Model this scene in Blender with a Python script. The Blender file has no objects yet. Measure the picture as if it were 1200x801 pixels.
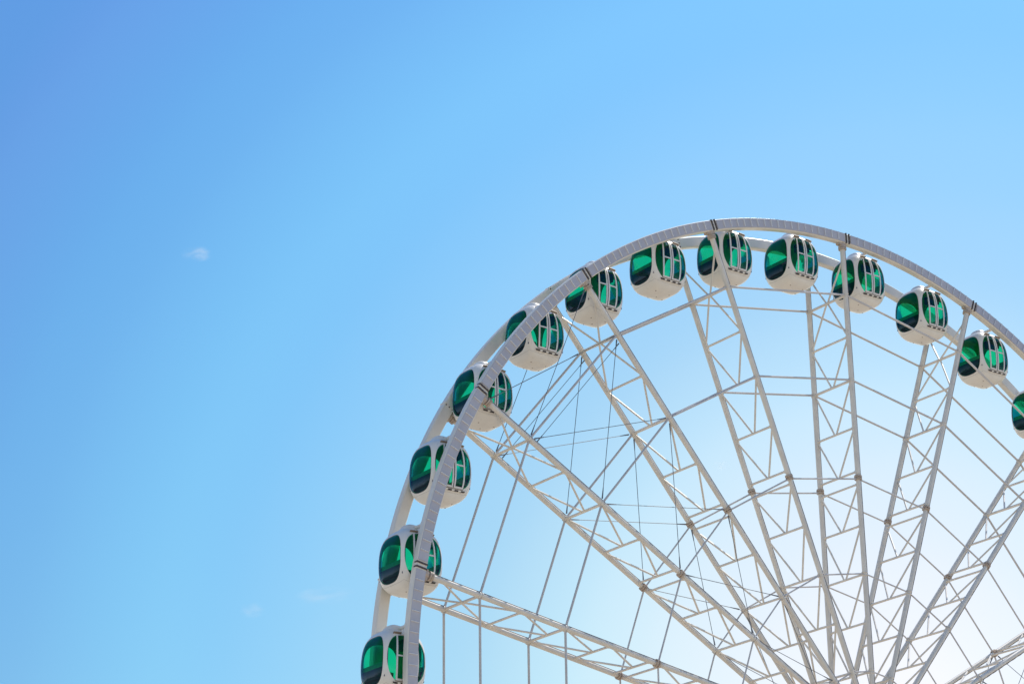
import bpy, bmesh, math, random
from mathutils import Vector, Matrix
R = math.radians
random.seed(7)
sc = bpy.context.scene
COL = sc.collection

# ------------------------------------------------------------------ dimensions
HUB_Z = 32.6                 # hub height above the ground
N_SPOKES = 18
PHI0 = 170.85                # angle of the lowest spoke in view (degrees, in the wheel's plane)
STEP = 20.0
CH_Y = 1.51                  # half distance between the two chords of a spoke
NODE = {1: 25.465, 2: 22.977, 3: 20.40, 4: 17.633, 5: 14.747, 6: 12.05, 7: 9.36, 8: 6.72, 9: 4.05}
RIM_IN, RIM_OUT = 28.63, 29.24
RIM_Y0, RIM_Y1 = 1.24, 1.65
PIVOT_R = 29.0

# ------------------------------------------------------------------ materials
def new_mat(name):
    m = bpy.data.materials.new(name); m.use_nodes = True
    nt = m.node_tree
    return m, nt, nt.nodes['Principled BSDF']

def paint(name, col, rough=0.4, var=0.12, scale=1.5, dirt=None, dirt_amt=0.0, metal=0.0, stretch=None):
    m, nt, b = new_mat(name)
    tc = nt.nodes.new('ShaderNodeTexCoord')
    n1 = nt.nodes.new('ShaderNodeTexNoise'); n1.inputs['Scale'].default_value = scale
    n1.inputs['Detail'].default_value = 6; n1.inputs['Roughness'].default_value = 0.65
    nt.links.new(tc.outputs['Object'], n1.inputs['Vector'])
    r1 = nt.nodes.new('ShaderNodeValToRGB')
    r1.color_ramp.elements[0].position = 0.3; r1.color_ramp.elements[1].position = 0.7
    lo = tuple(c * (1 - var) for c in col); hi = tuple(min(1, c * (1 + var * .35)) for c in col)
    r1.color_ramp.elements[0].color = (*lo, 1); r1.color_ramp.elements[1].color = (*hi, 1)
    nt.links.new(n1.outputs['Fac'], r1.inputs['Fac'])
    out = r1.outputs['Color']
    if dirt:
        n2 = nt.nodes.new('ShaderNodeTexNoise'); n2.inputs['Scale'].default_value = scale * 3.1
        n2.inputs['Detail'].default_value = 8; n2.inputs['Roughness'].default_value = 0.75
        if stretch:
            mp = nt.nodes.new('ShaderNodeMapping'); mp.inputs['Scale'].default_value = stretch
            oi = nt.nodes.new('ShaderNodeObjectInfo'); cx = nt.nodes.new('ShaderNodeVectorMath'); cx.operation = 'SCALE'
            cx.inputs[0].default_value = (31, 17, 11); nt.links.new(oi.outputs['Random'], cx.inputs['Scale'])
            nt.links.new(tc.outputs['Object'], mp.inputs['Vector']); nt.links.new(cx.outputs['Vector'], mp.inputs['Location'])
            nt.links.new(mp.outputs['Vector'], n2.inputs['Vector'])
        else: nt.links.new(tc.outputs['Object'], n2.inputs['Vector'])
        r2 = nt.nodes.new('ShaderNodeValToRGB')
        r2.color_ramp.elements[0].position = 0.58; r2.color_ramp.elements[1].position = 0.78
        r2.color_ramp.elements[1].color = (dirt_amt,) * 3 + (1,)
        nt.links.new(n2.outputs['Fac'], r2.inputs['Fac'])
        mx = nt.nodes.new('ShaderNodeMix'); mx.data_type = 'RGBA'
        nt.links.new(r2.outputs['Color'], mx.inputs['Factor'])
        nt.links.new(out, mx.inputs['A']); mx.inputs['B'].default_value = (*dirt, 1)
        out = mx.outputs['Result']
    nt.links.new(out, b.inputs['Base Color'])
    b.inputs['Roughness'].default_value = rough; b.inputs['Metallic'].default_value = metal
    return m

M = {}
M['steel'] = paint('white_steel_paint', (0.77, 0.70, 0.605), 0.42, 0.14, 0.9, (0.42, 0.33, 0.24), 0.55)
M['rim'] = paint('white_rim_paint', (0.78, 0.72, 0.63), 0.38, 0.10, 0.5, (0.5, 0.42, 0.33), 0.4)
M['panel'] = paint('grey_light_panel', (0.50, 0.475, 0.50), 0.35, 0.10, 0.8)
M['fin'] = paint('white_fin', (0.8, 0.8, 0.8), 0.4, 0.05, 2)
M['band'] = paint('brown_joint_band', (0.10, 0.075, 0.07), 0.6, 0.3, 4)
M['dark'] = paint('dark_joint_slot_shade', (0.045, 0.035, 0.035), 0.6, 0.3, 4)
M['strip'] = paint('light_strip_grey', (0.26, 0.23, 0.21), 0.5, 0.3, 3)
M['rust'] = paint('weathered_flange', (0.58, 0.46, 0.36), 0.7, 0.40, 5, (0.24, 0.15, 0.10), 0.6)
M['tube'] = paint('galvanised_tube', (0.58, 0.545, 0.52), 0.45, 0.15, 1.2, (0.35, 0.30, 0.25), 0.4)
M['cable'] = paint('steel_cable', (0.16, 0.17, 0.19), 0.45, 0.2, 3, metal=0.3)
M['shell'] = paint('white_cabin_gelcoat', (0.80, 0.75, 0.675), 0.30, 0.08, 0.8, (0.50, 0.42, 0.33), 0.55, stretch=(2.4, 2.4, .45))
M['frame'] = paint('door_frame_aluminium', (0.74, 0.70, 0.66), 0.35, 0.08, 3)
M['gasket'] = paint('window_gasket', (0.012, 0.03, 0.04), 0.35, 0.2, 5)
M['seat'] = paint('navy_bench', (0.018, 0.022, 0.085), 0.55, 0.25, 4)
M['cushion'] = paint('grey_green_cushion', (0.22, 0.28, 0.25), 0.6, 0.2, 4)
M['headrest'] = paint('teal_headrest', (0.27, 0.34, 0.30), 0.6, 0.2, 4)
M['ceiling'] = paint('cabin_ceiling', (0.50, 0.45, 0.26), 0.6, 0.1, 2)
M['ledge'] = paint('brown_ledge', (0.30, 0.22, 0.16), 0.6, 0.3, 6)

def glass_mat():
    m, nt, b = new_mat('green_tinted_glass')
    out = nt.nodes['Material Output']; nt.nodes.remove(b)
    tr = nt.nodes.new('ShaderNodeBsdfTransparent'); gl = nt.nodes.new('ShaderNodeBsdfGlossy')
    tc = nt.nodes.new('ShaderNodeTexCoord'); no = nt.nodes.new('ShaderNodeTexNoise')
    no.inputs['Scale'].default_value = 1.3
    nt.links.new(tc.outputs['Object'], no.inputs['Vector'])
    rp = nt.nodes.new('ShaderNodeValToRGB')
    rp.color_ramp.elements[0].color = (0.09, 0.78, 0.45, 1); rp.color_ramp.elements[1].color = (0.12, 0.87, 0.53, 1)
    nt.links.new(no.outputs['Fac'], rp.inputs['Fac']); nt.links.new(rp.outputs['Color'], tr.inputs['Color'])
    gl.inputs['Roughness'].default_value = 0.03; gl.inputs['Color'].default_value = (0.45, 0.55, 1.0, 1)
    fr = nt.nodes.new('ShaderNodeFresnel'); fr.inputs['IOR'].default_value = 1.32
    mx = nt.nodes.new('ShaderNodeMixShader')
    nt.links.new(fr.outputs['Fac'], mx.inputs['Fac'])
    nt.links.new(tr.outputs['BSDF'], mx.inputs[1]); nt.links.new(gl.outputs['BSDF'], mx.inputs[2])
    nt.links.new(mx.outputs['Shader'], out.inputs['Surface'])
    return m
M['glass'] = glass_mat()

# ------------------------------------------------------------------ mesh helpers
def obj(name, bm, mats, parent=None, smooth=None):
    me = bpy.data.meshes.new(name)
    bmesh.ops.recalc_face_normals(bm, faces=bm.faces)
    bm.to_mesh(me); bm.free()
    for m in (mats if isinstance(mats, (list, tuple)) else [mats]): me.materials.append(m)
    if smooth is not None:
        me.polygons.foreach_set('use_smooth', [True] * len(me.polygons))
        try: me.set_sharp_from_angle(angle=R(smooth))
        except Exception: pass
    o = bpy.data.objects.new(name, me); COL.objects.link(o)
    if parent: o.parent = parent
    return o

def tag(o, label=None, cat=None, group=None, kind=None):
    if label: o['label'] = label
    if cat: o['category'] = cat
    if group: o['group'] = group
    if kind: o['kind'] = kind
    return o

def empty(name, loc, parent=None):
    o = bpy.data.objects.new(name, None); COL.objects.link(o); o.location = loc
    o.empty_display_size = 0.5
    if parent: o.parent = parent
    return o

def tube(bm, a, b, r0, r1=None, n=10, mat=0, caps=True):
    a, b = Vector(a), Vector(b); r1 = r0 if r1 is None else r1
    d = (b - a).normalized()
    u = d.cross(Vector((0, 0, 1)))
    if u.length < 1e-3: u = d.cross(Vector((1, 0, 0)))
    u.normalize(); v = d.cross(u)
    A = []; B = []
    for i in range(n):
        t = 2 * math.pi * i / n; w = u * math.cos(t) + v * math.sin(t)
        A.append(bm.verts.new(a + w * r0)); B.append(bm.verts.new(b + w * r1))
    for i in range(n):
        j = (i + 1) % n
        bm.faces.new((A[i], A[j], B[j], B[i])).material_index = mat
    if caps:
        bm.faces.new(A[::-1]).material_index = mat; bm.faces.new(B).material_index = mat

def box(bm, lo, hi, mat=0):
    x0, y0, z0 = lo; x1, y1, z1 = hi
    v = [bm.verts.new(p) for p in ((x0,y0,z0),(x1,y0,z0),(x1,y1,z0),(x0,y1,z0),(x0,y0,z1),(x1,y0,z1),(x1,y1,z1),(x0,y1,z1))]
    for f in ((0,3,2,1),(4,5,6,7),(0,1,5,4),(1,2,6,5),(2,3,7,6),(3,0,4,7)):
        bm.faces.new([v[i] for i in f]).material_index = mat

def pol(r, deg, y):            # polar point in the wheel's own frame (axis = Y)
    return Vector((r * math.cos(R(deg)), y, r * math.sin(R(deg))))

def wedge(bm, r0, r1, a0, a1, y0, y1, mat=0):    # block in polar coordinates
    v = [bm.verts.new(pol(r, a, y)) for y in (y0, y1) for (r, a) in ((r0, a0), (r1, a0), (r1, a1), (r0, a1))]
    for f in ((0,3,2,1),(4,5,6,7),(0,1,5,4),(1,2,6,5),(2,3,7,6),(3,0,4,7)):
        bm.faces.new([v[i] for i in f]).material_index = mat

def ring_section(bm, prof, a0, a1, n, closed, mat=0):
    rows = []
    m = n if closed else n + 1
    for i in range(m):
        a = a0 + (a1 - a0) * i / n
        rows.append([bm.verts.new(pol(r, a, y)) for (r, y) in prof])
    k = len(prof)
    for i in range(n):
        A = rows[i]; B = rows[(i + 1) % m]
        for j in range(k):
            bm.faces.new((A[j], A[(j + 1) % k], B[(j + 1) % k], B[j])).material_index = mat
    if not closed:
        bm.faces.new(rows[0]); bm.faces.new(rows[-1][::-1])

def copy_tree(o, parent=None):
    c = o.copy(); COL.objects.link(c)
    if parent: c.parent = parent
    for ch in list(o.children): copy_tree(ch, c)
    return c

# ------------------------------------------------------------------ ground (far below the frame; it lights the undersides)
def ground():
    bm = bmesh.new()
    rad = [0, 40, 80, 160, 400, 1000, 3000, 9000]
    prev = None
    c = bm.verts.new((0, 0, 0))
    for r in rad[1:]:
        ring = [bm.verts.new((r * math.cos(2 * math.pi * i / 48), r * math.sin(2 * math.pi * i / 48), 0)) for i in range(48)]
        for i in range(48):
            j = (i + 1) % 48
            if prev is None: bm.faces.new((c, ring[i], ring[j]))
            else: bm.faces.new((prev[i], ring[i], ring[j], prev[j]))
        prev = ring
    m = paint('sandy_paving', (0.44, 0.37, 0.28), 0.8, 0.12, 0.15, (0.31, 0.26, 0.20), 0.5)
    o = obj('ground', bm, m); tag(o, kind='structure')
ground()

# ------------------------------------------------------------------ the wheel
wheel = empty('ferris_wheel', (0, 0, HUB_Z))
tag(wheel, 'giant white steel ferris wheel with two rims and lattice spokes against the blue sky', 'ferris wheel')

def rim(front):
    s = -1 if front else 1
    bm = bmesh.new()
    e = 0.05
    y0, y1 = s * RIM_Y0, s * RIM_Y1
    yo = y1 - s * 0.0; yi = y0
    prof = [(RIM_IN + e, yi), (RIM_IN, yi + s * e), (RIM_IN, yo - s * e), (RIM_IN + e, yo),
            (RIM_OUT - e, yo), (RIM_OUT, yo - s * e), (RIM_OUT, yi + s * e), (RIM_OUT - e, yi)]
    ring_section(bm, prof, 0, 360, 360, True)
    return obj('rim', bm, M['rim'], wheel, 40)
rim_f = rim(True); rim_b = rim(False)

# light panels on the outer face of the front rim: one strip per bay, fins between its panels
JOFF = -0.61                                      # the joint bands sit just clockwise of the spokes
def panel_strip(a_hi, par, s):
    bm = bmesh.new()
    n = 19; lo = a_hi - STEP + 0.45; hi = a_hi - 0.45; w = (hi - lo) / n
    for i in range(n):
        b = lo + i * w
        jit = random.uniform(-.004, .004)
        wedge(bm, 28.68, 29.20, b + 0.004, b + w - 0.004, s * 1.652, s * (1.685 + jit), 0)
    for i in range(1, n):
        b = lo + i * w
        wedge(bm, 28.74, 29.19, b - 0.018, b + 0.018, s * 1.655, s * 1.750, 1)
    return obj('light_panel', bm, [M['panel'], M['fin']], par)
def joint(a, par, s):
    bm = bmesh.new()
    for d in (-0.22, 0.22):
        wedge(bm, RIM_IN + 0.01, RIM_OUT + 0.012, a + d - 0.075, a + d + 0.075, s * 1.45, s * 1.700, 0)
    for d in (-0.22, 0.22):                       # bolts
        for r in (28.75, 28.95, 29.12):
            p = pol(r, a + d, s * 1.695)
            tube(bm, p, p + Vector((0, s * .03, 0)), 0.035, n=6)
    return obj('rim_joint', bm, M['band'], par)
for k in range(N_SPOKES):
    a = PHI0 - k * STEP
    panel_strip(a + JOFF, rim_f, -1)
    joint(a + JOFF, rim_f, -1)
    bm = bmesh.new()
    wedge(bm, RIM_IN - .02, RIM_OUT + .02, a + JOFF - .06, a + JOFF + .06, RIM_Y0 - .02, RIM_Y1 + .02)
    for r in (28.72, 28.93, 29.14):
        p = pol(r, a + JOFF + .16, RIM_Y0); tube(bm, p, p - Vector((0, .04, 0)), .03, n=6, mat=1)
    obj('rim_joint', bm, [M['rim'], M['dark']], rim_b)

# one spoke along local +X, both chords one mesh; rungs, braces, flanges, brackets are its sub-parts
def make_spoke():
    bm = bmesh.new()
    for s in (-1, 1):
        tube(bm, (15.0, s * CH_Y, 0), (28.35, s * CH_Y, 0), 0.140, n=16)
        tube(bm, (1.7, s * CH_Y, 0), (14.5, s * CH_Y, 0), 0.130, n=16)
        tube(bm, (14.5, s * CH_Y, 0), (15.0, s * CH_Y, 0), 0.118, n=16)
    sp = obj('spoke', bm, M['steel'], wheel, 40)
    def rung(r, rad=0.068):
        b = bmesh.new(); tube(b, (r, -CH_Y + .1, 0), (r, CH_Y - .1, 0), rad, n=10)
        for s in (-1, 1): tube(b, (r, s * (CH_Y - .22), 0), (r, s * (CH_Y - .1), 0), rad * 1.35, n=10)
        obj('rung', b, M['steel'], sp, 40)
    for n in (1, 2, 3, 4, 6, 7, 8, 9): rung(NODE[n], 0.075 if n in (1, 3) else 0.062)
    rung(15.12, 0.062); rung(14.40, 0.058)
    def brace(p, q):
        b = bmesh.new(); tube(b, p, q, 0.052, n=8)
        obj('brace', b, M['steel'], sp, 40)
    for s in (-1, 1):
        y = s * (CH_Y - .1)
        brace((27.55, y, 0), (NODE[1] + .04, s * .06, 0))
        brace((NODE[1] - .04, s * .06, 0), (NODE[2] + .12, y, 0))
        top = {2: NODE[2] - .12, 3: NODE[3] - .12, 4: NODE[4] - .12, 5: 14.25, 6: NODE[6] - .1, 7: NODE[7] - .1, 8: NODE[8] - .1}
        for n in range(2, 9):
            r = 15.18 if n + 1 == 5 else NODE[n + 1] + .05
            brace((top[n], y, 0), (r, s * .09, 0))
    for s in (-1, 1):
        b = bmesh.new()                                     # bolted flange in the middle of the chord
        for x in (14.66, 14.78):
            tube(b, (x, s * CH_Y, 0), (x + .065, s * CH_Y, 0), 0.215, n=18)
        for i in range(8):
            t = 2 * math.pi * i / 8
            o = Vector((0, math.cos(t) * .165, math.sin(t) * .165))
            tube(b, Vector((14.60, s * CH_Y, 0)) + o, Vector((14.91, s * CH_Y, 0)) + o, 0.028, n=6)
        obj('flange', b, M['rust'], sp, 40)
        b = bmesh.new()                                     # bracket where the chord meets the rim
        tube(b, (28.22, s * CH_Y, 0), (28.32, s * CH_Y, 0), 0.23, n=16)
        tube(b, (28.34, s * CH_Y, 0), (28.42, s * CH_Y, 0), 0.23, n=16)
        tube(b, (28.42, s * CH_Y, 0), (28.60, s * (CH_Y - .05), 0), 0.16, 0.2, n=12)
        box(b, (28.50, s * (CH_Y - .05) - .14, -.26), (28.625, s * (CH_Y - .05) + .14, .30))
        obj('bracket', b, M['rust'], sp, 40)
        for n in (1, 3, 7, 9):
            b = bmesh.new()
            tube(b, (NODE[n] - .10, s * CH_Y, 0), (NODE[n] - .05, s * CH_Y, 0), 0.172, n=14)
            tube(b, (NODE[n] + .05, s * CH_Y, 0), (NODE[n] + .10, s * CH_Y, 0), 0.172, n=14)
            for t in (-1, 1): box(b, (NODE[n] - .09, s * CH_Y - .02, t * .15 - .05), (NODE[n] + .09, s * CH_Y + .02, t * .15 + .05))
            obj('collar', b, M['steel'], sp, 40)
    b = bmesh.new(); x = 1.9                                # dashed lamp strip down the front chord
    while x < 27.9:
        if not (14.2 < x < 15.2):
            box(b, (x, -CH_Y - .035, -.168), (x + .30, -CH_Y + .045, -.128))
        x += 0.62
    obj('light_strip', b, M['strip'], sp)
    b = bmesh.new()                                         # service cable clipped along the chord
    for s in (-1, 1): tube(b, (2, s * CH_Y - .08, -.125), (28.2, s * CH_Y - .08, -.133), 0.018, n=6)
    obj('service_cable', b, M['strip'], sp)
    return sp
spoke0 = make_spoke()
VISIBLE = list(range(-1, 10))
spoke0.rotation_euler = (0, -R(PHI0 + STEP), 0)
for k in VISIBLE[1:]:
    c = copy_tree(spoke0, wheel); c.rotation_euler = (0, -R(PHI0 - k * STEP), 0)

# ring tubes from spoke to spoke, on the front and on the back
for n, rad in ((1, .062), (3, .060), (5, .046), (7, .042), (9, .040)):
    for s in (-1, 1):
        for k in range(-1, 9):
            a, b = PHI0 - k * STEP, PHI0 - (k + 1) * STEP
            bm = bmesh.new()
            dr = -.08 if n == 5 else 0
            tube(bm, pol(NODE[n] + dr, a - .25 * 25 / NODE[n], s * CH_Y), pol(NODE[n] + dr, b + .25 * 25 / NODE[n], s * CH_Y), rad, n=8)
            obj('ring_tube', bm, M['tube'], wheel, 40)
# crossed tension cables in the two braced bays in view
LEV = [(28.45, 25.465), (25.465, 20.40), (20.40, 14.747), (14.747, 9.36), (9.36, 4.05)]
for k in (1, 7):
    a, b = PHI0 - k * STEP, PHI0 - (k + 1) * STEP
    for s in (-1, 1):
        for hi, lo in LEV:
            for (r0, a0, r1, a1) in ((hi, a, lo, b), (hi, b, lo, a)):
                p, q = pol(r0, a0, s * CH_Y), pol(r1, a1, s * CH_Y)
                d = (q - p).normalized()
                off = Vector((0, s * .03 if a0 == a else -s * .03, 0))
                p, q = p + d * .3 + off, q - d * .3 + off
                bm = bmesh.new()
                tube(bm, p, q, 0.017, n=6)
                tube(bm, p, p + d * .6, 0.040, 0.022, n=8); tube(bm, q - d * .6, q, 0.022, 0.040, n=8)
                obj('tension_cable', bm, M['cable'], wheel, 40)
    for s in (-1, 1):                                       # slack safety cable beside the first ring tube
        p, q = pol(NODE[1] - .42, a - .5, s * (CH_Y - .05)), pol(NODE[1] - .42, b + .5, s * (CH_Y - .05))
        bm = bmesh.new(); tube(bm, p, q, 0.016, n=6)
        d = (q - p).normalized()
        tube(bm, p, p + d * .55, 0.038, 0.02, n=8); tube(bm, q - d * .55, q, 0.02, 0.038, n=8)
        obj('tension_cable', bm, M['cable'], wheel, 40)
# hub
bm = bmesh.new()
tube(bm, (0, -2.1, 0), (0, 2.1, 0), 0.9, n=40)
for s in (-1, 1):
    tube(bm, (0, s * 1.3, 0), (0, s * 1.72, 0), 1.85, n=48)
obj('hub', bm, M['steel'], wheel, 40)

# the stand that carries the hub (below the frame)
stand = empty('support_frame', (0, 0, 0))
tag(stand, 'white tubular stand whose splayed legs carry the hub of the wheel', 'stand')
for sy in (-1, 1):
    bm = bmesh.new()
    tube(bm, (0, sy * 2.1, HUB_Z), (0, sy * 3.4, HUB_Z), 0.8, n=24)
    obj('bearing', bm, M['steel'], stand, 40)
    for sx in (-1, 1):
        bm = bmesh.new()
        tube(bm, (sx * .3, sy * 2.9, HUB_Z - .6), (sx * 13, sy * 6.5, 0.2), 0.42, 0.5, n=20)
        box(bm, (sx * 13 - 1.2, sy * 6.5 - 1.2, 0.0), (sx * 13 + 1.2, sy * 6.5 + 1.2, 0.35))
        obj('leg', bm, M['steel'], stand, 40)

# ------------------------------------------------------------------ gondolas
GA, GB, GC = 1.27, 1.21, 1.60        # half width (X), half depth (Y), half height
EN, EM = 4.6, 2.9                     # plan exponent, vertical exponent
DZ = -1.63                            # body centre below the pivot
def body_p(face, s, t):
    return {'-Y': (s, -1, t), '+Y': (-s, 1, t), '-X': (-1, -s, t), '+X': (1, s, t), 'T': (s, t, 1), 'B': (s, -t, -1)}[face]
def body(face, s, t, off=0.0):
    x, y, z = body_p(face, s, t)
    h = abs(x) ** EN + abs(y) ** EN
    F = h ** (EM / EN) + abs(z) ** EM
    k = F ** (-1 / EM)
    x, y, z = x * k, y * k, z * k
    zz = z
    taper = 1.0 - (0.055 * max(0, zz) + 0.0 * zz)          # slightly narrower roof
    P = Vector((x * GA * taper, y * GB * taper, z * GC + DZ))
    if off:
        h = abs(x) ** EN + abs(y) ** EN
        g = h ** (EM / EN - 1) if h > 1e-9 else 0
        nx = g * abs(x) ** (EN - 1) * (1 if x > 0 else -1) / GA
        ny = g * abs(y) ** (EN - 1) * (1 if y > 0 else -1) / GB
        nz = abs(z) ** (EM - 1) * (1 if z > 0 else -1) / GC
        n = Vector((nx, ny, nz))
        if n.length > 1e-9: P += n.normalized() * off
    return P

# window outlines in each side's own (s, t) square
WIN = {'-X': dict(S=0.865, T=0.865, t0=0.02, p=2.8), '+X': dict(S=0.865, T=0.81, t0=-0.03, p=2.8),
       '-Y': dict(S=0.90, T=0.86, t0=0.065, p=2.3), '+Y': dict(S=0.86, T=0.84, t0=0.03, p=2.6)}
def win_t(face, s, sign):
    w = WIN[face]; q = max(0.0, 1 - abs(s / w['S']) ** w['p']) ** (1 / w['p'])
    return w['t0'] + sign * w['T'] * q
MSEG = 24
def square_loop():
    L = []
    for i in range(MSEG): L.append((-1 + 2 * i / MSEG, -1))
    for i in range(MSEG): L.append((1, -1 + 2 * i / MSEG))
    for i in range(MSEG): L.append((1 - 2 * i / MSEG, 1))
    for i in range(MSEG): L.append((-1, 1 - 2 * i / MSEG))
    return L
def win_loop(face):
    w = WIN[face]; L = []
    for (s, t) in square_loop():
        k = (abs(s / w['S']) ** w['p'] + abs(t / w['T']) ** w['p']) ** (-1 / w['p'])
        L.append((s * k, t * k + w['t0']))
    return L

def shell_bm():
    bm = bmesh.new()
    for face in ('-X', '+X', '-Y', '+Y'):
        O = square_loop(); I = win_loop(face); K = 6; rows = []
        for k in range(K + 1):
            f = k / K
            rows.append([bm.verts.new(body(face, I[i][0] * (1 - f) + O[i][0] * f, I[i][1] * (1 - f) + O[i][1] * f)) for i in range(len(O))])
        n = len(O)
        for k in range(K):
            for i in range(n):
                j = (i + 1) % n
                bm.faces.new((rows[k][i], rows[k][j], rows[k + 1][j], rows[k + 1][i]))
    for face in ('T', 'B'):
        g = [[bm.verts.new(body(face, -1 + 2 * i / MSEG, -1 + 2 * j / MSEG)) for j in range(MSEG + 1)] for i in range(MSEG + 1)]
        for i in range(MSEG):
            for j in range(MSEG):
                bm.faces.new((g[i][j], g[i + 1][j], g[i + 1][j + 1], g[i][j + 1]))
    bmesh.ops.remove_doubles(bm, verts=bm.verts, dist=0.0008)
    bmesh.ops.recalc_face_normals(bm, faces=bm.faces)
    # inner skin
    ret = bmesh.ops.duplicate(bm, geom=bm.faces[:] + bm.verts[:] + bm.edges[:])
    inner_f = [f for f in ret['geom'] if isinstance(f, bmesh.types.BMFace)]
    inner_v = [v for v in ret['geom'] if isinstance(v, bmesh.types.BMVert)]
    vm = {}
    for ov in ret['vert_map']:
        vm[ov] = ret['vert_map'][ov]
    for v in inner_v:
        c = Vector((0, 0, DZ)); d = v.co - c
        v.co = c + d * 0.955
    for f in inner_f: f.material_index = 1
    iv = set(inner_v); ifs = set(inner_f)
    bmesh.ops.reverse_faces(bm, faces=inner_f)
    bed = [e for e in bm.edges if e.is_boundary and e.verts[0] not in iv]
    for e in bed:
        a, b = e.verts
        bm.faces.new((a, b, vm[b], vm[a])).material_index = 0
    return bm

def pane_polar(face, off=-0.012):
    bm = bmesh.new(); I = win_loop(face); w = WIN[face]; n = len(I)
    ks = [0.25, 0.5, 0.75, 0.965, 1.0]
    c = bm.verts.new(body(face, 0, w['t0'], off)); prev = None
    for k in ks:
        ring = [bm.verts.new(body(face, s * k, (t - w['t0']) * k + w['t0'], off)) for (s, t) in I]
        for i in range(n):
            j = (i + 1) % n
            if prev is None: bm.faces.new((c, ring[i], ring[j]))
            else: bm.faces.new((prev[i], ring[i], ring[j], prev[j])).material_index = 1 if k == 1.0 else 0
        prev = ring
    return bm

def slab(bm, face, s0, s1, tb, tt, o0, o1, ns=4, ntv=12, mat=0):
    """solid strip following the hull: s0..s1, tb(s)..tt(s), from offset o0 to o1"""
    def grid(o): 
        return [[bm.verts.new(body(face, s0 + (s1 - s0) * i / ns, tb(s0 + (s1 - s0) * i / ns) + (tt(s0 + (s1 - s0) * i / ns) - tb(s0 + (s1 - s0) * i / ns)) * j / ntv, o)) for j in range(ntv + 1)] for i in range(ns + 1)]
    A, B = grid(o0), grid(o1)
    for i in range(ns):
        for j in range(ntv):
            bm.faces.new((A[i][j], A[i][j + 1], A[i + 1][j + 1], A[i + 1][j])).material_index = mat
            bm.faces.new((B[i][j], B[i + 1][j], B[i + 1][j + 1], B[i][j + 1])).material_index = mat
    for i in range(ns):
        for j in (0, ntv):
            bm.faces.new((A[i][j], A[i + 1][j], B[i + 1][j], B[i][j])).material_index = mat
    for j in range(ntv):
        for i in (0, ns):
            bm.faces.new((A[i][j], B[i][j], B[i][j + 1], A[i][j + 1])).material_index = mat

def sheet(bm, face, s0, s1, tb, tt, o, ns=6, ntv=16, mat=0):
    g = [[bm.verts.new(body(face, s0 + (s1 - s0) * i / ns, tb(s0 + (s1 - s0) * i / ns) + (tt(s0 + (s1 - s0) * i / ns) - tb(s0 + (s1 - s0) * i / ns)) * j / ntv, o)) for j in range(ntv + 1)] for i in range(ns + 1)]
    for i in range(ns):
        for j in range(ntv):
            try: bm.faces.new((g[i][j], g[i + 1][j], g[i + 1][j + 1], g[i][j + 1])).material_index = mat
            except Exception: pass

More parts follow.
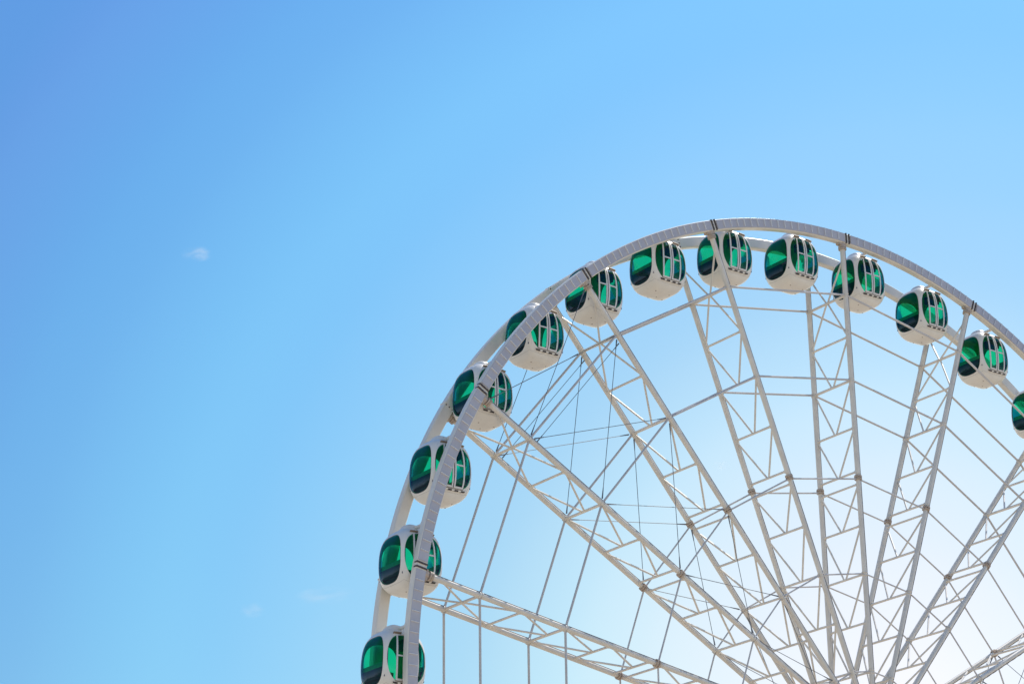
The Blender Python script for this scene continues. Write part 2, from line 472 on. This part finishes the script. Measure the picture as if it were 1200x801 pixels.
def make_gondola():
    root = empty('gondola', (0, 0, 0))
    bm = shell_bm()
    for (x, y) in ((-.5, -.42), (.42, -.40), (-.05, .1), (.5, .3), (-.3, .5)):     # drain plugs under the floor
        z = DZ - GC * (1 - (abs(x / GA) ** EN + abs(y / GB) ** EN) ** (EM / EN)) ** (1 / EM)
        tube(bm, (x, y, z + .03), (x, y, z - .008), 0.034, n=10, mat=2)
    for f in ('-X', '+X', '-Y', '+Y'):                     # joint between the side walls and the belly pan
        slab(bm, f, -1, 1, lambda q: -.952, lambda q: -.944, -.004, .003, 20, 1, 3)
    obj('shell', bm, [M['shell'], M['ceiling'], M['ledge'], M['strip']], root, 35)
    for f in ('-X', '+X', '+Y'):
        obj('window', pane_polar(f), [M['glass'], M['gasket']], root, 60)
    F = '-Y'
    DS = 0.48
    for sg in (-1, 1):                                     # narrow curved panes beside the doors
        bm = bmesh.new()
        a, b = sg * DS, sg * (WIN[F]['S'] - .002)
        lo = lambda s: win_t(F, s, -1); hi = lambda s: win_t(F, s, 1)
        sheet(bm, F, a, b - sg * .02, lo, hi, -0.012, 10, 18)
        sheet(bm, F, b - sg * .045, b, lo, hi, -0.006, 3, 18, 1)
        obj('side_pane', bm, [M['glass'], M['gasket']], root, 60)
    TB = lambda s: win_t(F, 0.52, -1) + .0
    TT = lambda s: win_t(F, s, 1)
    for sg in (-1, 1):                                     # two door leaves
        e0, e1 = sorted((sg * 0.022, sg * DS))
        bm = bmesh.new(); wb = .062
        const = lambda v: (lambda s: v)
        slab(bm, F, e0, e0 + wb, TB, TT, -0.01, 0.035, 2, 16)
        slab(bm, F, e1 - wb, e1, TB, TT, -0.01, 0.035, 2, 16)
        mid = 0.07
        slab(bm, F, e0 + wb, e1 - wb, const(mid), const(mid + .045), -0.008, 0.030, 4, 2)
        slab(bm, F, e0 + wb, e1 - wb, TB, lambda s: TB(s) + .07, -0.008, 0.030, 4, 2)
        slab(bm, F, e0 + wb, e1 - wb, lambda s: TT(s) - .05, TT, -0.008, 0.030, 4, 2)
        d = obj('door', bm, M['frame'], root, 30)
        for (t0, t1) in ((lambda s: TB(s) + .065, const(mid + .005)), (const(mid + .04), lambda s: TT(s) - .045)):
            bm = bmesh.new()
            sheet(bm, F, e0 + wb - .01, e1 - wb + .01, t0, t1, 0.004, 5, 8)
            obj('pane', bm, M['glass'], d, 60)
    # dark gap between the two leaves
    bm = bmesh.new(); slab(bm, F, -0.020, 0.020, TB, TT, -0.03, 0.012, 1, 16)
    obj('door_seal', bm, M['dark'], root)
    # shell infill below the doors, where the oval opening would be lower than the sill
    bm = bmesh.new()
    slab(bm, F, -DS, DS, lambda s: win_t(F, s, -1) - .03, TB, -0.03, 0.006, 10, 3)
    obj('sill_panel', bm, M['shell'], root, 40)
    # step under the doors: raised dark blocks paint the slots' shade, white brackets between
    bm = bmesh.new()
    tb = TB(0) - .100
    for i in range(4):
        s = -0.60 + i * 0.335
        slab(bm, F, s, s + .20, lambda q: tb - .044, lambda q: tb + .026, -0.01, 0.075, 3, 1, 1)
        slab(bm, F, s + .204, s + .331, lambda q: tb - .026, lambda q: tb + .030, -0.01, 0.080, 2, 1, 0)
    slab(bm, F, -0.61, 0.735, lambda q: tb + .0315, lambda q: tb + .046, -0.01, 0.082, 12, 1, 0)
    obj('door_step', bm, [M['shell'], M['dark']], root)
    bm = bmesh.new()                                       # brown sill bar just above the step
    slab(bm, F, -0.50, 0.50, lambda q: TB(0) - .050, lambda q: TB(0) - .022, 0.0, 0.05, 8, 1, 0)
    obj('sill_bar', bm, M['ledge'], root)
    for s0, s1 in ((-0.66, -0.22), (0.28, 0.72)):          # guide rails over the doors
        bm = bmesh.new()
        slab(bm, F, s0, s1, lambda s: .945, lambda s: .99, -0.02, 0.10, 4, 1, 0)
        obj('guide_rail', bm, M['ledge'], root)
    # roof hanger and axle
    bm = bmesh.new()
    zt = DZ + GC - .03
    prof = [(0.50, zt - .05), (0.46, zt + .10), (0.36, zt + .22), (0.20, zt + .29)]
    prev = None
    for hw, z in prof:
        ring = [bm.verts.new((hw * math.copysign(abs(math.cos(t)) ** .6, math.cos(t)), hw * .95 * math.copysign(abs(math.sin(t)) ** .6, math.sin(t)), z)) for t in [2 * math.pi * i / 24 for i in range(24)]]
        if prev:
            for i in range(24): bm.faces.new((prev[i], prev[(i + 1) % 24], ring[(i + 1) % 24], ring[i]))
        prev = ring
    bm.faces.new(prev)
    obj('hanger', bm, M['shell'], root, 40)
    bm = bmesh.new()
    tube(bm, (0, -RIM_Y0 + .002, 0), (0, RIM_Y0 - .002, 0), 0.085, n=16)
    for s in (-1, 1): tube(bm, (0, s * (RIM_Y0 - .12), 0), (0, s * (RIM_Y0 - .002), 0), 0.17, n=16)
    obj('axle', bm, M['rim'], root, 40)
    # benches seen through the glass, floor
    for s in (-1, 1):
        bm = bmesh.new()
        def bb(x0, x1, hy, z0, z1, m): box(bm, (min(s * x0, s * x1), -hy, DZ + z0), (max(s * x0, s * x1), hy, DZ + z1), m)
        bb(.97, .52, .86, -1.12, -.70, 0); bb(1.08, .92, .97, -.86, -.36, 0)
        bb(.915, .50, .84, -.695, -.60, 1); bb(.918, .80, .84, -.595, -.40, 1)
        bb(1.04, .94, .93, -.355, -.13, 2)
        obj('bench', bm, [M['seat'], M['cushion'], M['headrest']], root)
    bm = bmesh.new()                                       # climate unit under the ceiling
    box(bm, (-.05, -.88, DZ + .60), (.62, -.34, DZ + 1.04))
    obj('climate_unit', bm, M['seat'], root)
    return root

GROUP = 'green-windowed gondolas around the ferris wheel'
LABELS = [
    (175.85, 'lowest white and green gondola, its bottom cut off by the lower picture edge'),
    (165.85, 'white gondola with green glass where the lowest lattice spoke meets the front rim'),
    (155.85, 'third white and green gondola up the left side, between the two lowest spoke ends'),
    (145.85, 'white and green gondola behind the front rim joint of the second lowest spoke'),
    (135.85, 'white and green gondola whose side window the slanting front rim cuts in half'),
    (125.85, 'white and green gondola whose side window top hides behind a front rim joint'),
    (115.85, 'fully visible white and green gondola just below the front rim, left of the topmost one'),
    (105.85, 'topmost white and green gondola, a spoke chord running down across its side window'),
    (95.85, 'unobstructed white and green gondola right of the topmost one, a thin tube at its base'),
    (85.85, 'white and green gondola with a nearly vertical spoke chord crossing its side window'),
    (75.85, 'white and green gondola on the right, thin tube crossing its lower dark window corner'),
    (65.85, 'white and green gondola on the right, just below the rightmost visible front rim joint'),
    (55.85, 'white and green gondola at the right picture edge, only its green side window in view'),
]
g0 = make_gondola()
for i, (a, lab) in enumerate(LABELS):
    g = g0 if i == 0 else copy_tree(g0)
    g.rotation_euler = (R(random.uniform(-.5, .5)), R(random.uniform(-.9, .9)), 0)
    g.location = pol(PIVOT_R, a, 0) + Vector((0, 0, HUB_Z))
    tag(g, lab, 'gondola', GROUP)

# ------------------------------------------------------------------ camera
cam_d = bpy.data.cameras.new('camera'); cam = bpy.data.objects.new('camera', cam_d); COL.objects.link(cam)
YAW, PITCH = 0.6198, 0.3824
fwd = Vector((math.sin(YAW) * math.cos(PITCH), math.cos(YAW) * math.cos(PITCH), math.sin(PITCH)))
right = Vector((math.cos(YAW), -math.sin(YAW), 0)); up = right.cross(fwd)
C = Vector((-86.4321, -89.9792, -26.4179 + HUB_Z))
cam.matrix_world = Matrix(((right.x, up.x, -fwd.x, C.x), (right.y, up.y, -fwd.y, C.y), (right.z, up.z, -fwd.z, C.z), (0, 0, 0, 1)))
cam_d.sensor_width = 36; cam_d.lens = 2.7767 * 36 / 1.2
cam_d.clip_start = 0.5; cam_d.clip_end = 30000
sc.camera = cam
def ray(px, py):            # direction from the camera through a point of the 1200 px wide photograph
    return (fwd + right * ((px - 600) / 2776.7) - up * ((py - 400.5) / 2776.7)).normalized()

# ------------------------------------------------------------------ small clouds, kilometres away
def cloud_mat():
    m, nt, b = new_mat('cloud_vapour'); out = nt.nodes['Material Output']; nt.nodes.remove(b)
    pv = nt.nodes.new('ShaderNodeVolumePrincipled')
    pv.inputs['Color'].default_value = (1, 1, 1, 1); pv.inputs['Anisotropy'].default_value = 0.2
    tc = nt.nodes.new('ShaderNodeTexCoord')
    oi = nt.nodes.new('ShaderNodeObjectInfo')
    ad = nt.nodes.new('ShaderNodeVectorMath'); ad.operation = 'ADD'
    cx = nt.nodes.new('ShaderNodeVectorMath'); cx.operation = 'SCALE'; cx.inputs[0].default_value = (17, 9, 5)
    nt.links.new(oi.outputs['Random'], cx.inputs['Scale'])
    nt.links.new(tc.outputs['Object'], ad.inputs[0]); nt.links.new(cx.outputs['Vector'], ad.inputs[1])
    no = nt.nodes.new('ShaderNodeTexNoise'); no.inputs['Scale'].default_value = 1.6; no.inputs['Detail'].default_value = 5
    nt.links.new(ad.outputs['Vector'], no.inputs['Vector'])
    ln = nt.nodes.new('ShaderNodeVectorMath'); ln.operation = 'LENGTH'
    nt.links.new(tc.outputs['Object'], ln.inputs[0])
    fo = nt.nodes.new('ShaderNodeMapRange'); fo.inputs['From Min'].default_value = 0.95; fo.inputs['From Max'].default_value = 0.1
    nt.links.new(ln.outputs['Value'], fo.inputs['Value'])
    th = nt.nodes.new('ShaderNodeMapRange'); th.inputs['From Min'].default_value = 0.42; th.inputs['From Max'].default_value = 0.75
    nt.links.new(no.outputs['Fac'], th.inputs['Value'])
    mu = nt.nodes.new('ShaderNodeMath'); mu.operation = 'MULTIPLY'
    nt.links.new(fo.outputs['Result'], mu.inputs[0]); nt.links.new(th.outputs['Result'], mu.inputs[1])
    m2 = nt.nodes.new('ShaderNodeMath'); m2.operation = 'MULTIPLY'; m2.inputs[1].default_value = 0.06
    m2.name = 'density'
    m3 = nt.nodes.new('ShaderNodeMath'); m3.operation = 'MULTIPLY'
    nt.links.new(mu.outputs[0], m2.inputs[0]); nt.links.new(m2.outputs[0], m3.inputs[0]); nt.links.new(oi.outputs['Alpha'], m3.inputs[1]); nt.links.new(m3.outputs[0], pv.inputs['Density'])
    nt.links.new(pv.outputs['Volume'], out.inputs['Volume'])
    return m
CM = cloud_mat()
CLOUDS = [(231, 298, 21, 9, 'small white wisp of cloud alone in the deep blue at left'),
          (297, 714, 19, 11, 'faint pale cloud puff low at the left, near the lower picture edge'),
          (378, 697, 44, 9, 'thin stretched cloud veil right of the faint low puff'),
          (845, 545, 13, 6, 'tiny pale cloud seen between two lattice spokes')]
for i, (px, py, w, h, lab) in enumerate(CLOUDS):
    bm = bmesh.new(); bmesh.ops.create_icosphere(bm, subdivisions=3, radius=1.0)
    o = obj('cloud', bm, CM)
    D = 2600 + 150 * i
    o.location = C + ray(px, py) * D
    k = D / 2776.7
    o.scale = (w * k, w * k * .8, h * k); o.rotation_euler = (0, R(-4), -YAW)
    tag(o, lab, 'cloud', 'small clouds in the blue sky', 'structure')
    o.color = (1, 1, 1, (1.15, .45, .30, .6)[i])

# ------------------------------------------------------------------ light
SUN_AZ, SUN_EL = 74.0, 56.0          # azimuth clockwise from +Y
L = Vector((math.sin(R(SUN_AZ)) * math.cos(R(SUN_EL)), math.cos(R(SUN_AZ)) * math.cos(R(SUN_EL)), math.sin(R(SUN_EL))))
sd = bpy.data.lights.new('sun', 'SUN'); so = bpy.data.objects.new('sun', sd); COL.objects.link(so)
so.rotation_euler = L.to_track_quat('Z', 'Y').to_euler(); so.location = (60, 40, 120)
sd.energy = 4.6; sd.angle = R(0.53); sd.color = (1.0, 0.95, 0.87)

w = bpy.data.worlds.new('World'); sc.world = w; w.use_nodes = True
nt = w.node_tree; bg = nt.nodes['Background']
sky = nt.nodes.new('ShaderNodeTexSky'); sky.sky_type = 'NISHITA'; sky.sun_disc = False
sky.sun_elevation = R(SUN_EL); sky.sun_rotation = R(SUN_AZ)
sky.air_density = 1.0; sky.dust_density = 0.25; sky.ozone_density = 2.0; sky.altitude = 0
hs = nt.nodes.new('ShaderNodeHueSaturation'); hs.inputs['Saturation'].default_value = 1.30; hs.inputs['Value'].default_value = 1.0
nt.links.new(sky.outputs['Color'], hs.inputs['Color'])
# bright glow added into the sky colour towards the low right: a smooth lobe in world directions
tc = nt.nodes.new('ShaderNodeTexCoord')
GL = ray(1060, 840)
dt = nt.nodes.new('ShaderNodeVectorMath'); dt.operation = 'DOT_PRODUCT'; dt.inputs[1].default_value = GL
nm = nt.nodes.new('ShaderNodeVectorMath'); nm.operation = 'NORMALIZE'
nt.links.new(tc.outputs['Generated'], nm.inputs[0]); nt.links.new(nm.outputs['Vector'], dt.inputs[0])
ac = nt.nodes.new('ShaderNodeMath'); ac.operation = 'ARCCOSINE'; nt.links.new(dt.outputs['Value'], ac.inputs[0])
mr = nt.nodes.new('ShaderNodeValToRGB'); cr = mr.color_ramp; cr.interpolation = 'CARDINAL'
nd = nt.nodes.new('ShaderNodeMath'); nd.operation = 'MULTIPLY'; nd.inputs[1].default_value = 1 / 0.46
nt.links.new(ac.outputs[0], nd.inputs[0]); nt.links.new(nd.outputs[0], mr.inputs['Fac'])
GLOW = [(0.0, (.68, .445, .15)), (0.034, (.63, .435, .145)), (0.0687, (.555, .41, .13)), (0.1076, (.455, .385, .12)), (0.1392, (.345, .345, .115)),
        (0.1747, (.225, .26, .09)), (0.2128, (.158, .225, .107)), (0.2469, (.118, .205, .12)), (0.2805, (.075, .175, .125)),
        (0.317, (.058, .165, .12)), (0.3583, (.030, .10, .075)), (0.3926, (.014, .06, .05)), (0.438, (.012, .015, .02)), (0.46, (0, 0, 0))]
while len(cr.elements) < len(GLOW): cr.elements.new(0.5)
for e, (p, c) in zip(cr.elements, GLOW): e.position = p / 0.46
for e, (p, c) in zip(cr.elements, GLOW): e.color = (*c, 1)
STR = 0.148
sca = nt.nodes.new('ShaderNodeVectorMath'); sca.operation = 'SCALE'; sca.inputs['Scale'].default_value = 1.10 / STR
nt.links.new(mr.outputs['Color'], sca.inputs[0])
add = nt.nodes.new('ShaderNodeVectorMath'); add.operation = 'ADD'
# the blue deepens with height; a pale belt added along the unseen horizon as side fill light
sep = nt.nodes.new('ShaderNodeSeparateXYZ'); nt.links.new(nm.outputs['Vector'], sep.inputs[0])
el = nt.nodes.new('ShaderNodeMapRange'); el.inputs['From Min'].default_value = 0.22; el.inputs['From Max'].default_value = 0.52
el.inputs['To Min'].default_value = 0.80; el.inputs['To Max'].default_value = 1.11
nt.links.new(sep.outputs['Z'], el.inputs['Value'])
bs = nt.nodes.new('ShaderNodeVectorMath'); bs.operation = 'SCALE'
nt.links.new(hs.outputs['Color'], bs.inputs[0]); nt.links.new(el.outputs['Result'], bs.inputs['Scale'])
hz = nt.nodes.new('ShaderNodeMapRange'); hz.interpolation_type = 'SMOOTHSTEP'
hz.inputs['From Min'].default_value = 0.23; hz.inputs['From Max'].default_value = 0.0
hz.inputs['To Min'].default_value = 0.0; hz.inputs['To Max'].default_value = 1.15 / STR
nt.links.new(sep.outputs['Z'], hz.inputs['Value'])
hc = nt.nodes.new('ShaderNodeVectorMath'); hc.operation = 'SCALE'; hc.inputs[0].default_value = (1.0, 0.94, 0.86)
nt.links.new(hz.outputs['Result'], hc.inputs['Scale'])
ah = nt.nodes.new('ShaderNodeVectorMath'); ah.operation = 'ADD'
nt.links.new(bs.outputs['Vector'], ah.inputs[0]); nt.links.new(hc.outputs['Vector'], ah.inputs[1])
nt.links.new(ah.outputs['Vector'], add.inputs[0]); nt.links.new(sca.outputs['Vector'], add.inputs[1])
nt.links.new(add.outputs['Vector'], bg.inputs['Color'])
bg.inputs['Strength'].default_value = STR

# ------------------------------------------------------------------ output
sc.view_settings.view_transform = 'Standard'; sc.view_settings.look = 'None'
sc.view_settings.exposure = 0.0; sc.view_settings.gamma = 1.0
sc.cycles.max_bounces = 12; sc.cycles.transparent_max_bounces = 16
